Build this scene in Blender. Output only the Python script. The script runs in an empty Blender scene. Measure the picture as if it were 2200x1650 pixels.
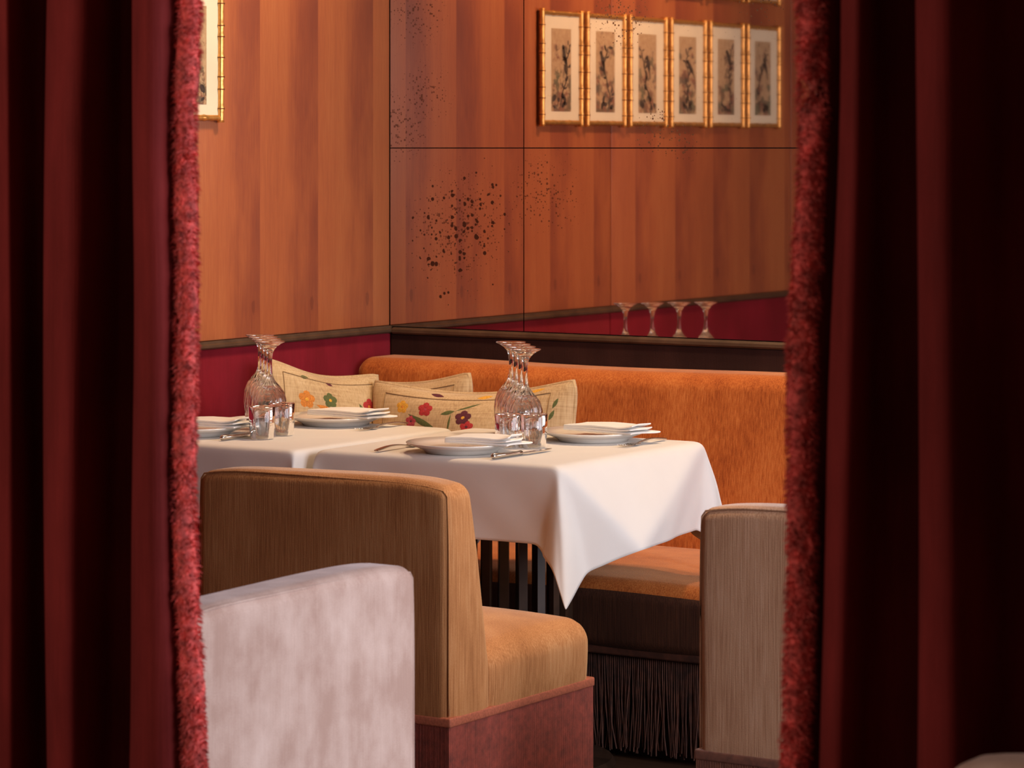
import bpy, math, random
import numpy as np
from mathutils import Vector, Matrix
random.seed(7); rng = np.random.default_rng(7)
scene = bpy.context.scene
COL = scene.collection
PI = math.pi

# ------------------------------------------------------------------ camera
cd = bpy.data.cameras.new('camera'); cam = bpy.data.objects.new('camera', cd); COL.objects.link(cam)
cam.location = (4.868, -6.976, 1.455)
cam.rotation_euler = (PI/2, 0, math.radians(32.6))
cd.sensor_width = 36.0; cd.lens = 36.0*6400/2200
cd.shift_y = -507/2200
cd.clip_start = 0.05
cd.dof.use_dof = True; cd.dof.focus_distance = 6.9; cd.dof.aperture_fstop = 11.0
scene.camera = cam

# ------------------------------------------------------------------ world, lights, exposure
w = bpy.data.worlds.new('world'); scene.world = w; w.use_nodes = True
bg = w.node_tree.nodes['Background']
bg.inputs[0].default_value = (0.75, 0.62, 0.55, 1); bg.inputs[1].default_value = 0.19

def light(name, kind, loc, power, col, target=None, **kw):
    ld = bpy.data.lights.new(name, kind); ld.energy = power; ld.color = col
    for k, v in kw.items(): setattr(ld, k, v)
    o = bpy.data.objects.new(name, ld); COL.objects.link(o); o.location = loc
    if target is not None:
        o.rotation_euler = (Vector(target)-Vector(loc)).to_track_quat('-Z', 'Y').to_euler()
    return o
WARM = (1.0, 0.70, 0.43)
# recessed ceiling downlights over the tables and along the panelled wall
light('downlight_tables', 'SPOT', (0.95, -0.70, 2.55), 52, WARM, (0.95, -0.80, 0), spot_size=math.radians(100), spot_blend=0.8, shadow_soft_size=0.09)
light('downlight_wall', 'SPOT', (0.80, -0.80, 2.55), 44, WARM, (0.0, -0.80, 1.75), spot_size=math.radians(105), spot_blend=0.9, shadow_soft_size=0.06)
light('downlight_pictures', 'SPOT', (0.75, -1.65, 2.55), 30, WARM, (0.0, -1.5, 1.95), spot_size=math.radians(75), spot_blend=0.9, shadow_soft_size=0.06)
light('downlight_bench', 'SPOT', (1.50, -0.36, 2.55), 58, WARM, (1.5, -0.50, 0), spot_size=math.radians(90), spot_blend=0.8, shadow_soft_size=0.08)
light('downlight_aisle', 'SPOT', (2.25, -1.75, 2.55), 85, WARM, (1.65, -2.02, 0.70), spot_size=math.radians(40), spot_blend=0.5, shadow_soft_size=0.08)
# daylight through the tall window in the right wall
light('daylight_window', 'AREA', (5.15, -1.45, 1.55), 82, (0.86, 0.89, 1.0), (1.5, -1.6, 0.6), shape='RECTANGLE', size=1.9, size_y=1.9)
light('chair_fill_light', 'AREA', (5.15, -3.12, 1.5), 52, (0.94, 0.90, 1.0), (2.3, -2.0, 0.6), shape='RECTANGLE', size=.6, size_y=1.6)  # unseen fill light, added to brighten the chair faces
# lamp in the anteroom, left of the doorway
light('anteroom_lamp', 'AREA', (1.5, -5.8, 1.8), 18, (1.0, 0.76, 0.62), (3.0, -3.8, 1.1), shape='DISK', size=1.1)

scene.view_settings.view_transform = 'Standard'; scene.view_settings.look = 'None'
scene.view_settings.gamma = 1.0; scene.view_settings.use_curve_mapping = False
scene.view_settings.exposure = 0.27
scene.cycles.use_denoising = True
scene.cycles.max_bounces = 14; scene.cycles.transmission_bounces = 12; scene.cycles.glossy_bounces = 6
scene.cycles.caustics_reflective = False; scene.cycles.caustics_refractive = True
scene.cycles.sample_clamp_indirect = 4.0

# ------------------------------------------------------------------ materials
def newmat(name):
    m = bpy.data.materials.new(name); m.use_nodes = True
    nt = m.node_tree; return m, nt, nt.nodes['Principled BSDF']
def nd(nt, t, **kw):
    n = nt.nodes.new(t)
    for k, v in kw.items():
        if k.startswith('i_'):
            key = k[2:]; key = int(key) if key.isdigit() else key
            n.inputs[key].default_value = v
        else: setattr(n, k, v)
    return n
def lk(nt, a, b): nt.links.new(a, b)
def ramp(nt, fac, stops):
    r = nt.nodes.new('ShaderNodeValToRGB'); cr = r.color_ramp
    while len(cr.elements) < len(stops): cr.elements.new(0.5)
    for e, (p, c) in zip(cr.elements, stops): e.position = p; e.color = (*c, 1) if len(c) == 3 else c
    lk(nt, fac, r.inputs[0]); return r.outputs[0]
def mixc(nt, fac, a, b, mode='MIX'):
    n = nt.nodes.new('ShaderNodeMix'); n.data_type = 'RGBA'; n.blend_type = mode
    for s, v in ((0, fac), (6, a), (7, b)):
        if hasattr(v, 'is_linked') or hasattr(v, 'links'): lk(nt, v, n.inputs[s])
        elif isinstance(v, (int, float)): n.inputs[s].default_value = v
        else: n.inputs[s].default_value = (*v, 1)
    return n.outputs[2]
def mth(nt, op, a, b=None, c=None):
    n = nt.nodes.new('ShaderNodeMath'); n.operation = op
    for i, v in enumerate((a, b, c)):
        if v is None: continue
        if isinstance(v, (int, float)): n.inputs[i].default_value = v
        else: lk(nt, v, n.inputs[i])
    return n.outputs[0]
def coord(nt, scale=(1, 1, 1), which='Object'):
    tc = nt.nodes.new('ShaderNodeTexCoord'); mp = nt.nodes.new('ShaderNodeMapping')
    mp.inputs['Scale'].default_value = scale; lk(nt, tc.outputs[which], mp.inputs[0]); return mp.outputs[0]
def noise(nt, vec, scale, detail=4, rough=0.55):
    n = nd(nt, 'ShaderNodeTexNoise', i_Scale=scale, i_Detail=detail, i_Roughness=rough); lk(nt, vec, n.inputs['Vector']); return n.outputs['Fac']
def bump(nt, h, strength, dist, bsdf):
    b = nd(nt, 'ShaderNodeBump', i_Strength=strength, i_Distance=dist); lk(nt, h, b.inputs['Height']); lk(nt, b.outputs[0], bsdf.inputs['Normal'])
def sp(b, **kw):
    for k, v in kw.items():
        k = k.replace('_', ' ')
        b.inputs[k].default_value = (*v, 1) if isinstance(v, tuple) and len(v) == 3 else v

def velvet(name, dark, mid, lite, sheen=0.5, tint=(1, .85, .7), streak=1.0):
    m, nt, b = newmat(name)
    vs = coord(nt, (330, 330, 9)); s1 = noise(nt, vs, 1.0, 3)
    vb = coord(nt, (12, 12, 8) if streak < .3 else (9, 9, 4)); s2 = noise(nt, vb, 1.0, 4)
    vf = coord(nt, (420, 420, 420)); s3 = noise(nt, vf, 1.0, 2)
    f = mth(nt, 'ADD', mth(nt, 'MULTIPLY', s1, 0.50*streak), mth(nt, 'ADD', mth(nt, 'MULTIPLY', s2, 0.40+0.3*(1-streak)), mth(nt, 'MULTIPLY', s3, 0.14)))
    c = ramp(nt, f, [(0.36, dark), (0.52, mid), (0.70, lite)])
    lk(nt, c, b.inputs['Base Color'])
    sp(b, Roughness=0.85, Sheen_Weight=sheen, Sheen_Roughness=0.35, Sheen_Tint=tint, Specular_IOR_Level=0.2)
    bump(nt, mth(nt, 'ADD', s1, mth(nt, 'MULTIPLY', s3, 0.6)), 0.35, 0.002, b)
    return m

M = {}
M['chair_gold'] = velvet('gold_velvet', (.27, .105, .036), (.43, .190, .070), (.57, .305, .135), 0.45, (1, .82, .6))
M['chair_half_lit'] = velvet('half_lit_velvet', (.40, .21, .115), (.56, .335, .20), (.69, .46, .31), 0.45, (1, .88, .8))  # the gold chair velvet again, lightened in colour for the daylight on it
M['chair_daylit'] = velvet('daylit_velvet', (.45, .30, .245), (.61, .455, .39), (.75, .61, .54), 0.5, (1, .9, .9), streak=0.2)  # same chair velvet, cool daylight put into a paler tone
M['orange'] = velvet('orange_velvet', (.27, .055, .010), (.47, .125, .024), (.64, .22, .055), 0.35, (1, .7, .4))
M['border'] = velvet('dark_front_velvet', (.035, .012, .006), (.055, .019, .009), (.09, .032, .014), 0.12, (1, .7, .5))
M['curtain'] = velvet('crimson_velvet', (.12, .009, .008), (.175, .015, .014), (.24, .022, .020), 0.10, (1, .3, .3), streak=0.4)
M['dado_red'] = velvet('red_wall_velvet', (.16, .005, .012), (.21, .007, .018), (.27, .011, .025), 0.25, (1, .4, .4), streak=0.3)
M['dado_shaded'] = velvet('shaded_wall_velvet', (.022, .007, .005), (.032, .011, .008), (.045, .016, .012), 0.05, (1, .6, .5), streak=0.3)  # dado under the mirror, its shade put into the dark colour

def simple(name, col, rough=0.5, metallic=0.0, nscale=0, namp=0.15, **kw):
    m, nt, b = newmat(name)
    if nscale:
        n = noise(nt, coord(nt), nscale, 4)
        c = ramp(nt, n, [(0.3, tuple(x*(1-namp) for x in col)), (0.7, tuple(min(1, x*(1+namp)) for x in col))]); lk(nt, c, b.inputs['Base Color'])
    else: sp(b, Base_Color=col)
    sp(b, Roughness=rough, Metallic=metallic, **kw); return m
M['cord_red'] = simple('russet_cord', (.26, .045, .026), .6, nscale=60, namp=.35, Sheen_Weight=.3)
M['cord_tan'] = simple('brown_cord', (.21, .08, .045), .7, nscale=60, namp=.35, Sheen_Weight=.3)
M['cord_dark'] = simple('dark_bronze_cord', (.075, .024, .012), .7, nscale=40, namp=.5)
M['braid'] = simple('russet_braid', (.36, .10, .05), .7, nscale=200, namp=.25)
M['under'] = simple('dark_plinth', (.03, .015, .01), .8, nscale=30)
M['fringe'] = simple('crimson_wool_fringe', (.62, .085, .075), .9, nscale=75, namp=.55, Sheen_Weight=.5, Sheen_Tint=(1, .35, .3))
M['darkwood'] = simple('dark_stained_wood', (.035, .017, .009), .35, nscale=20, namp=.4)
M['trimwood'] = simple('walnut_moulding', (.075, .042, .024), .35, nscale=20, namp=.3)
M['gold'] = simple('gilt_bamboo', (.78, .40, .11), .30, 0.75, nscale=50, namp=.25)
M['golddark'] = simple('gilt_knot', (.20, .075, .02), .45, 0.4, nscale=50)
M['mat'] = simple('cream_mount_board', (.88, .77, .56), .8, nscale=8, namp=.04)
M['porcelain'] = simple('white_porcelain', (.80, .76, .70), .12, nscale=5, namp=.02, Coat_Weight=.5)
M['steel'] = simple('polished_steel', (.62, .57, .52), .16, 1.0, nscale=60, namp=.08)
M['ceiling'] = simple('ceiling_plaster', (.52, .42, .33), .9, nscale=6, namp=.05)
M['ink'] = simple('brown_ink', (.05, .035, .028), .9, nscale=90, namp=.5)
M['plaster'] = simple('warm_plaster', (.35, .24, .17), .9, nscale=6, namp=.08)
M['winframe'] = simple('painted_frame', (.30, .22, .16), .5, nscale=10)

# tablecloth and napkin linen
def linen(name, col, sc=900):
    m, nt, b = newmat(name)
    v = coord(nt); n1 = noise(nt, v, 7, 3); n2 = noise(nt, v, sc, 2)
    lk(nt, ramp(nt, n1, [(0.3, tuple(c*.96 for c in col)), (0.7, col)]), b.inputs['Base Color'])
    sp(b, Roughness=.8, Sheen_Weight=.15); bump(nt, n2, .12, .001, b); return m
M['cloth'] = linen('white_tablecloth_linen', (.77, .72, .66))
M['napkin'] = linen('white_napkin_linen', (.90, .87, .82))
M['cushion'] = None
m, nt, b = newmat('beige_woven_linen'); v = coord(nt, (260, 260, 12)); n1 = noise(nt, v, 1, 3); n2 = noise(nt, coord(nt, (12, 12, 260)), 1, 3); n3 = noise(nt, coord(nt), 8, 3)
f = mth(nt, 'ADD', mth(nt, 'MULTIPLY', n1, .4), mth(nt, 'ADD', mth(nt, 'MULTIPLY', n2, .3), mth(nt, 'MULTIPLY', n3, .3)))
lk(nt, ramp(nt, f, [(.36, (.40, .25, .115)), (.5, (.56, .39, .20)), (.65, (.68, .51, .29))]), b.inputs['Base Color'])
sp(b, Roughness=.9, Sheen_Weight=.2); bump(nt, f, .5, .002, b); M['cushion'] = m
for k, c in dict(fl_red=(.42, .028, .03), fl_plum=(.10, .016, .028), fl_yellow=(.70, .36, .04), fl_green=(.10, .12, .035), fl_orange=(.60, .21, .03), fl_rose=(.42, .05, .07), fl_blue=(.10, .10, .19), seam=(.30, .18, .08)).items():
    M[k] = simple('embroidery_'+k, c, .85, nscale=300, namp=.35)

# wood veneer, slip-matched leaves repeating along the wall
m, nt, b = newmat('cherry_veneer')
tc = nt.nodes.new('ShaderNodeTexCoord'); sx = nt.nodes.new('ShaderNodeSeparateXYZ'); lk(nt, tc.outputs['Object'], sx.inputs[0])
P_ = 0.262
ym = mth(nt, 'MODULO', mth(nt, 'ADD', sx.outputs[1], 100*P_+0.093), P_)
leaf = mth(nt, 'FLOOR', mth(nt, 'DIVIDE', mth(nt, 'ADD', sx.outputs[1], 100*P_+0.093), P_))
cb = nt.nodes.new('ShaderNodeCombineXYZ'); lk(nt, ym, cb.inputs[1]); lk(nt, sx.outputs[2], cb.inputs[2]); lk(nt, mth(nt, 'MULTIPLY', leaf, 0.004), cb.inputs[0])
mp = nt.nodes.new('ShaderNodeMapping'); mp.inputs['Scale'].default_value = (1, 7, 2.1); lk(nt, cb.outputs[0], mp.inputs[0])
nb = noise(nt, mp.outputs[0], 1.0, 4)
half = mth(nt, 'GREATER_THAN', ym, P_*0.52)               # dark heart half of each leaf
edge = nt.nodes.new('ShaderNodeMapRange'); edge.interpolation_type = 'SMOOTHSTEP'
lk(nt, ym, edge.inputs[0]); edge.inputs[1].default_value = P_*0.40; edge.inputs[2].default_value = P_*0.62
edge2 = nt.nodes.new('ShaderNodeMapRange'); edge2.interpolation_type = 'SMOOTHSTEP'
lk(nt, ym, edge2.inputs[0]); edge2.inputs[1].default_value = P_*0.0; edge2.inputs[2].default_value = P_*0.06
mp2 = nt.nodes.new('ShaderNodeMapping'); mp2.inputs['Scale'].default_value = (60, 300, 14); lk(nt, cb.outputs[0], mp2.inputs[0]); nf = noise(nt, mp2.outputs[0], 1.0, 4)
mp3 = nt.nodes.new('ShaderNodeMapping'); mp3.inputs['Scale'].default_value = (1, 55, 1.3); lk(nt, cb.outputs[0], mp3.inputs[0]); ns = noise(nt, mp3.outputs[0], 1.0, 3)
d1 = mth(nt, 'MULTIPLY', edge.outputs[0], mth(nt, 'MULTIPLY_ADD', nb, 2.4, -0.75))
f = mth(nt, 'ADD', mth(nt, 'MULTIPLY', d1, 0.33), mth(nt, 'ADD', mth(nt, 'ADD', mth(nt, 'MULTIPLY', noise(nt, coord(nt, (1, 3.5, 1.2)), 1.0, 3), 0.34), mth(nt, 'MULTIPLY', ns, 0.16)), mth(nt, 'MULTIPLY', nf, 0.27)))
c = ramp(nt, f, [(0.20, (.50, .175, .060)), (0.40, (.40, .115, .042)), (0.58, (.28, .072, .033)), (0.85, (.165, .042, .028))])
# knots
vo = nd(nt, 'ShaderNodeTexVoronoi', i_Scale=1.0); mpk = nt.nodes.new('ShaderNodeMapping'); mpk.inputs['Scale'].default_value = (.2, 9, 3.8); lk(nt, cb.outputs[0], mpk.inputs[0]); lk(nt, mpk.outputs[0], vo.inputs['Vector'])
kn = mth(nt, 'LESS_THAN', mth(nt, 'ADD', vo.outputs['Distance'], mth(nt, 'MULTIPLY', nf, .10)), 0.125)
c = mixc(nt, mth(nt, 'MULTIPLY', kn, .45), c, (.12, .03, .02))
lk(nt, c, b.inputs['Base Color']); sp(b, Roughness=.38, Coat_Weight=.15, Coat_Roughness=.25); bump(nt, nf, .06, .001, b)
M['veneer'] = m

# foxed antique mirror: silvering lost in clusters of spots
m, nt, b = newmat('foxed_antique_mirror')
tc = nt.nodes.new('ShaderNodeTexCoord'); vec = tc.outputs['Object']
wob = noise(nt, vec, 30, 3)
def blob(x, z, r):
    n = nt.nodes.new('ShaderNodeVectorMath'); n.operation = 'DISTANCE'; lk(nt, vec, n.inputs[0]); n.inputs[1].default_value = (x, -0.012, z)
    mr = nt.nodes.new('ShaderNodeMapRange'); mr.interpolation_type = 'SMOOTHSTEP'; lk(nt, n.outputs[1], mr.inputs[0])
    mr.inputs[1].default_value = r; mr.inputs[2].default_value = 0; return mr.outputs[0]
def maxall(l):
    a = l[0]
    for q in l[1:]: a = mth(nt, 'MAXIMUM', a, q)
    return a
big = maxall([blob(.235, 1.22, .24), blob(.30, 1.29, .17), blob(.20, 1.15, .19)])
med = maxall([blob(.03, 1.52, .16), blob(.12, 1.60, .13), blob(.52, 1.33, .16), blob(.88, 1.49, .10), blob(.95, 1.47, .08), blob(.235, 1.23, .24), blob(.76, 1.82, .14), blob(1.2, 1.86, .12), blob(.10, 1.85, .15)])
def dots(scale, cut, mask, mpow):
    v = nd(nt, 'ShaderNodeTexVoronoi', i_Scale=scale); lk(nt, vec, v.inputs['Vector'])
    rnd = nt.nodes.new('ShaderNodeSeparateColor'); lk(nt, v.outputs['Color'], rnd.inputs[0])
    rad = mth(nt, 'MULTIPLY', mth(nt, 'POWER', rnd.outputs[0], 3.0), cut)
    rad = mth(nt, 'MULTIPLY', rad, mth(nt, 'POWER', mask, mpow))
    return mth(nt, 'LESS_THAN', mth(nt, 'ADD', v.outputs['Distance'], mth(nt, 'MULTIPLY_ADD', wob, .12, -.06)), rad)
sp1 = dots(74, .72, big, .6); sp2 = dots(170, .75, med, .6); sp3 = dots(150, .22, mth(nt, 'ADD', mth(nt, 'MULTIPLY', noise(nt, vec, 5, 2), .9), 0.1), 1.0)
spt = mth(nt, 'MAXIMUM', mth(nt, 'MULTIPLY', sp1, .88), mth(nt, 'MAXIMUM', mth(nt, 'MULTIPLY', sp2, .62), mth(nt, 'MULTIPLY', sp3, .5)))
c = mixc(nt, spt, (.70, .54, .45), (.045, .020, .014))
lk(nt, c, b.inputs['Base Color']); sp(b, Metallic=1.0)
lk(nt, mth(nt, 'MULTIPLY_ADD', spt, .4, .025), b.inputs['Roughness']); M['mirror'] = m

# clear glass
def glassmat(name, col=(1, 1, 1), rough=0.0):
    m, nt, b = newmat(name); n = noise(nt, coord(nt), 25, 2)
    lk(nt, ramp(nt, n, [(0, tuple(c*.985 for c in col)), (1, col)]), b.inputs['Base Color'])
    sp(b, Roughness=rough, Transmission_Weight=1.0, IOR=1.48); return m
M['glass'] = glassmat('clear_crystal', (1, .985, .965))
# picture glazing: thin glass
m, nt, b = newmat('picture_glazing'); out = nt.nodes['Material Output']
tr = nd(nt, 'ShaderNodeBsdfTransparent'); gl = nd(nt, 'ShaderNodeBsdfGlossy', i_Roughness=.03); fr = nd(nt, 'ShaderNodeFresnel', i_IOR=1.45); mx = nt.nodes.new('ShaderNodeMixShader')
ge = nt.nodes.new('ShaderNodeNewGeometry'); lk(nt, mth(nt, 'MULTIPLY', fr.outputs[0], mth(nt, 'SUBTRACT', 1.0, ge.outputs['Backfacing'])), mx.inputs[0]); lk(nt, tr.outputs[0], mx.inputs[1]); lk(nt, gl.outputs[0], mx.inputs[2]); lk(nt, mx.outputs[0], out.inputs[0]); M['glazing'] = m
# old print paper with foxed ground and washes of colour
m, nt, b = newmat('aged_print_paper'); oi = nt.nodes.new('ShaderNodeObjectInfo'); tcn = nt.nodes.new('ShaderNodeTexCoord')
off = nt.nodes.new('ShaderNodeVectorMath'); off.operation = 'ADD'; cmb = nt.nodes.new('ShaderNodeCombineXYZ'); lk(nt, mth(nt, 'MULTIPLY', oi.outputs['Random'], 40), cmb.inputs[0]); lk(nt, tcn.outputs['Object'], off.inputs[0]); lk(nt, cmb.outputs[0], off.inputs[1])
n1 = noise(nt, off.outputs[0], 26, 6, .65); n2 = noise(nt, off.outputs[0], 14, 3); n3 = noise(nt, off.outputs[0], 70, 4)
sz = nt.nodes.new('ShaderNodeSeparateXYZ'); lk(nt, tcn.outputs['Object'], sz.inputs[0])
low = nt.nodes.new('ShaderNodeMapRange'); lk(nt, sz.outputs[2], low.inputs[0]); low.inputs[1].default_value = .12; low.inputs[2].default_value = -.12; low.inputs[3].default_value = -.10; low.inputs[4].default_value = .09
ink = ramp(nt, mth(nt, 'ADD', n1, low.outputs[0]), [(.49, (0, 0, 0)), (.58, (1, 1, 1))])
hue = ramp(nt, n2, [(.38, (.06, .09, .05)), (.47, (.085, .055, .035)), (.58, (.22, .055, .035)), (.66, (.05, .05, .045))])
paper = ramp(nt, n3, [(.3, (.44, .28, .15)), (.7, (.57, .39, .22))])
lk(nt, mixc(nt, mth(nt, 'MULTIPLY', ink, .8), paper, hue), b.inputs['Base Color']); sp(b, Roughness=.9); M['print'] = m
# floor boards stain
m, nt, b = newmat('dark_oak_floor'); n = noise(nt, coord(nt, (3, 60, 3)), 1, 5); lk(nt, ramp(nt, n, [(.3, (.035, .016, .009)), (.7, (.085, .04, .02))]), b.inputs['Base Color']); sp(b, Roughness=.4); M['floor'] = m

# ------------------------------------------------------------------ mesh helpers
def mesh(name, V, F, smooth=True):
    me = bpy.data.meshes.new(name); me.from_pydata([tuple(map(float, v)) for v in V], [], F)
    if smooth: me.polygons.foreach_set('use_smooth', [True]*len(me.polygons))
    me.update(); return me
def obj(name, me, mat=None, parent=None, loc=None, rz=0):
    o = bpy.data.objects.new(name, me); COL.objects.link(o)
    if mat is not None and me is not None and not me.materials: me.materials.append(mat)
    if parent is not None: o.parent = parent
    if loc is not None: o.location = loc
    if rz: o.rotation_euler = (0, 0, rz)
    return o
def tag(o, label, cat, group=None, kind=None):
    o['label'] = label; o['category'] = cat
    if group: o['group'] = group
    if kind: o['kind'] = kind
    return o
def thing(name, label, cat, loc=(0, 0, 0), rz=0, group=None):
    return tag(obj(name, None, None, None, loc, rz), label, cat, group)
def struct(o): o['kind'] = 'structure'; return o
def ctree(o, parent=None):
    c = o.copy(); COL.objects.link(c)
    if parent is not None: c.parent = parent
    for ch in list(o.children): ctree(ch, c)
    return c
class MB:
    def __init__(s): s.V = []; s.F = []
    def add(s, V, F):
        k = len(s.V); s.V += [tuple(v) for v in V]; s.F += [[i+k for i in f] for f in F]; return s
    def box(s, x0, x1, y0, y1, z0, z1):
        V = [(x, y, z) for x in (x0, x1) for y in (y0, y1) for z in (z0, z1)]
        return s.add(V, [[0, 1, 3, 2], [4, 6, 7, 5], [0, 4, 5, 1], [2, 3, 7, 6], [0, 2, 6, 4], [1, 5, 7, 3]])
    def mesh(s, name, smooth=False): return mesh(name, s.V, s.F, smooth)
def softbox(x0, x1, y0, y1, z0, z1, r, n=(8, 8, 8), k=3, fn=None):
    """rounded box with a dense skin, optionally deformed by fn(points)"""
    c = np.array([(x0+x1)/2, (y0+y1)/2, (z0+z1)/2]); h = np.array([(x1-x0)/2, (y1-y0)/2, (z1-z0)/2])
    r = min(r, h.min()*0.999)
    def ax(i):
        t = np.linspace(0, 1, k+1)[:-1]; a = -h[i]+r*t
        mid = np.linspace(-h[i]+r, h[i]-r, n[i]+1)
        return np.concatenate([a, mid, -a[::-1]])
    A = [ax(i) for i in range(3)]; key = {}; V = []; F = []
    def vid(p):
        kk = tuple(np.round(p, 6))
        if kk not in key: key[kk] = len(V); V.append(p)
        return key[kk]
    for a in range(3):
        u, v = (a+1) % 3, (a+2) % 3
        for s in (-1, 1):
            g = []
            for i in A[u]:
                row = []
                for j in A[v]:
                    p = np.zeros(3); p[a] = s*h[a]; p[u] = i; p[v] = j; row.append(vid(p))
                g.append(row)
            for i in range(len(g)-1):
                for j in range(len(g[0])-1):
                    f = [g[i][j], g[i+1][j], g[i+1][j+1], g[i][j+1]]
                    F.append(f if s > 0 else f[::-1])
    V = np.array(V); q = np.clip(V, -(h-r), h-r); dv = V-q; L = np.linalg.norm(dv, axis=1, keepdims=True); L[L == 0] = 1
    V = q+dv/L*r+c
    if fn is not None: V = fn(V)
    return V, F
def soft(name, *a, **kw):
    V, F = softbox(*a, **kw); return mesh(name, V, F)
def tube(path, r, n=6, closed=False):
    V = []; F = []; P = [Vector(p) for p in path]; m_ = len(P)
    for i, p in enumerate(P):
        t = (P[(i+1) % m_]-P[i-1]) if closed or 0 < i < m_-1 else (P[1]-P[0] if i == 0 else P[-1]-P[-2])
        t.normalize(); a = t.cross(Vector((0, 0, 1)));
        if a.length < 1e-3: a = t.cross(Vector((1, 0, 0)))
        a.normalize(); bb = t.cross(a); rr = r[i] if isinstance(r, (list, tuple)) else r
        for k in range(n):
            q = 2*PI*k/n; V.append(p+a*math.cos(q)*rr+bb*math.sin(q)*rr)
    for i in range(m_ if closed else m_-1):
        for k in range(n):
            F.append([i*n+k, i*n+(k+1) % n, ((i+1) % m_)*n+(k+1) % n, ((i+1) % m_)*n+k])
    if not closed: F += [list(range(n))[::-1], [(m_-1)*n+k for k in range(n)]]
    return V, F
def lathe(prof, n=48, fn=None, cap=True):
    V = []; F = []
    for (r, z) in prof:
        for k in range(n):
            q = 2*PI*k/n; rr = r if fn is None else fn(r, z, q); V.append((rr*math.cos(q), rr*math.sin(q), z))
    m_ = len(prof)
    for i in range(m_-1):
        for k in range(n): F.append([i*n+k, i*n+(k+1) % n, (i+1)*n+(k+1) % n, (i+1)*n+k])
    if cap: F += [list(range(n))[::-1], [(m_-1)*n+k for k in range(n)]]
    return V, F

# ------------------------------------------------------------------ the room
CEIL = 2.6
fl = struct(obj('floor', None)); k = 0
plank = MB().box(-0.6, 0.6, -0.068, 0.068, -0.02, 0.0).mesh('plank')
fb = MB().box(-0.2, 5.4, -9.0, 0.1, -0.06, -0.021).mesh('floor_bed'); obj('subfloor', fb, M['under'], fl)
for j in range(26):
    for i in range(5):
        obj('plank', plank, M['floor'], fl, (0.35+i*1.203+(j % 3)*0.31-0.35, -0.08-j*0.1385, 0))
ff = MB().box(-0.2, 5.4, -9.0, -3.685, -0.02, 0.0).mesh('floor_far'); obj('floor_boarding', ff, M['floor'], fl)
struct(obj('ceiling', MB().box(-0.1, 5.3, -6.2, 0.1, CEIL, CEIL+0.08).mesh('ceiling'), M['ceiling']))
wl = struct(obj('wall_left', MB().box(-0.12, -0.02, -6.0, 0.1, 0, CEIL).mesh('wall_left'), M['plaster']))
for (a, b_) in ((-1.245, -0.012), (-2.495, -1.25), (-3.70, -2.50)):
    V, F = softbox(-0.02, 0.0, a, b_, 0.95, CEIL-0.001, .0025, (1, 1, 1), 2); obj('wood_panel', mesh('wood_panel', V, F), M['veneer'], wl)
for (a, b_) in ((-1.245, -0.002), (-2.495, -1.249), (-3.70, -2.499)):
    V, F = softbox(-0.02, -0.002, a, b_, 0.08, 0.928, .004, (1, 1, 1), 2); obj('dado_panel', mesh('dado_panel', V, F), M['dado_red'], wl)
def molding(name, axis, a, b_, z0, mat, prof):
    V = []; F = []; n = len(prof)
    for t in (a, b_):
        for (o, z) in prof: V.append((o, t, z0+z) if axis == 'y' else (t, -o, z0+z))
    for i in range(n): F.append([i, (i+1) % n, n+(i+1) % n, n+i])
    F += [list(range(n)), [n+i for i in range(n)][::-1]]
    return obj(name, mesh(name, V, F, False), mat)
pr = [(-.019, 0), (.008, 0), (.012, .004), (.012, .010), (.007, .014), (.005, .020), (-.019, .021)]
struct(molding('trim_1', 'y', -3.70, -0.003, .929, M['trimwood'], pr))
wb = struct(obj('wall_back', MB().box(-0.12, 5.3, 0.0, 0.1, 0, CEIL).mesh('wall_back'), M['under']))
for (x0, x1) in ((0.003, .4515), (.4545, 1.4), (1.403, 2.35), (2.353, 3.3)):
    for (z0, z1) in ((.948, 1.4535), (1.4565, CEIL-.002)):
        me = MB().box(x0, x1, -.012, -.001, z0, z1).mesh('mirror_panel'); obj('mirror_panel', me, M['mirror'], wb)
V, F = softbox(0.002, 3.3, -.010, -.001, .10, .925, .004, (1, 1, 1), 2); obj('dado_panel', mesh('dado_back', V, F), M['dado_shaded'], wb)
pr2 = [(-.0005, 0), (.014, 0), (.020, .005), (.020, .013), (.013, .019), (-.0005, .020)]
struct(molding('trim_2', 'x', .013, 3.3, .926, M['trimwood'], pr2))
dw = MB(); dw.box(0.0, 1.54, -3.82, -3.705, 0, CEIL).box(3.835, 5.2, -3.80, -3.70, 0, CEIL)
struct(obj('wall_front', dw.mesh('wall_front'), M['plaster']))
# right wall with the tall window that lets the daylight in
wr = MB(); wr.box(5.2, 5.3, -9, -3.45, 0, CEIL).box(5.2, 5.3, -2.8, -2.5, 0, CEIL).box(5.2, 5.3, -3.45, -2.8, 0, .6).box(5.2, 5.3, -3.45, -2.8, 2.4, CEIL).box(5.2, 5.3, -.4, 0.1, 0, CEIL).box(5.2, 5.3, -2.5, -.4, 0, .5).box(5.2, 5.3, -2.5, -.4, 2.5, CEIL)
struct(obj('wall_right', wr.mesh('wall_right'), M['plaster']))
wf = MB()
for y in (-2.5, -1.82, -1.13, -.44): wf.box(5.22, 5.27, y, y+.05, .5, 2.5)
for z in (.5, 1.5, 2.45): wf.box(5.225, 5.265, -2.5, -.4, z, z+.05)
wf2 = MB()  # unseen second window, added to go with the chair fill light
for y in (-3.45, -3.15, -2.85): wf2.box(5.22, 5.27, y, y+.05, .6, 2.4)
for z in (.6, 1.5, 2.35): wf2.box(5.225, 5.265, -3.45, -2.8, z, z+.05)
struct(obj('fill_window', wf2.mesh('fill_window'), M['winframe']))
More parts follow.
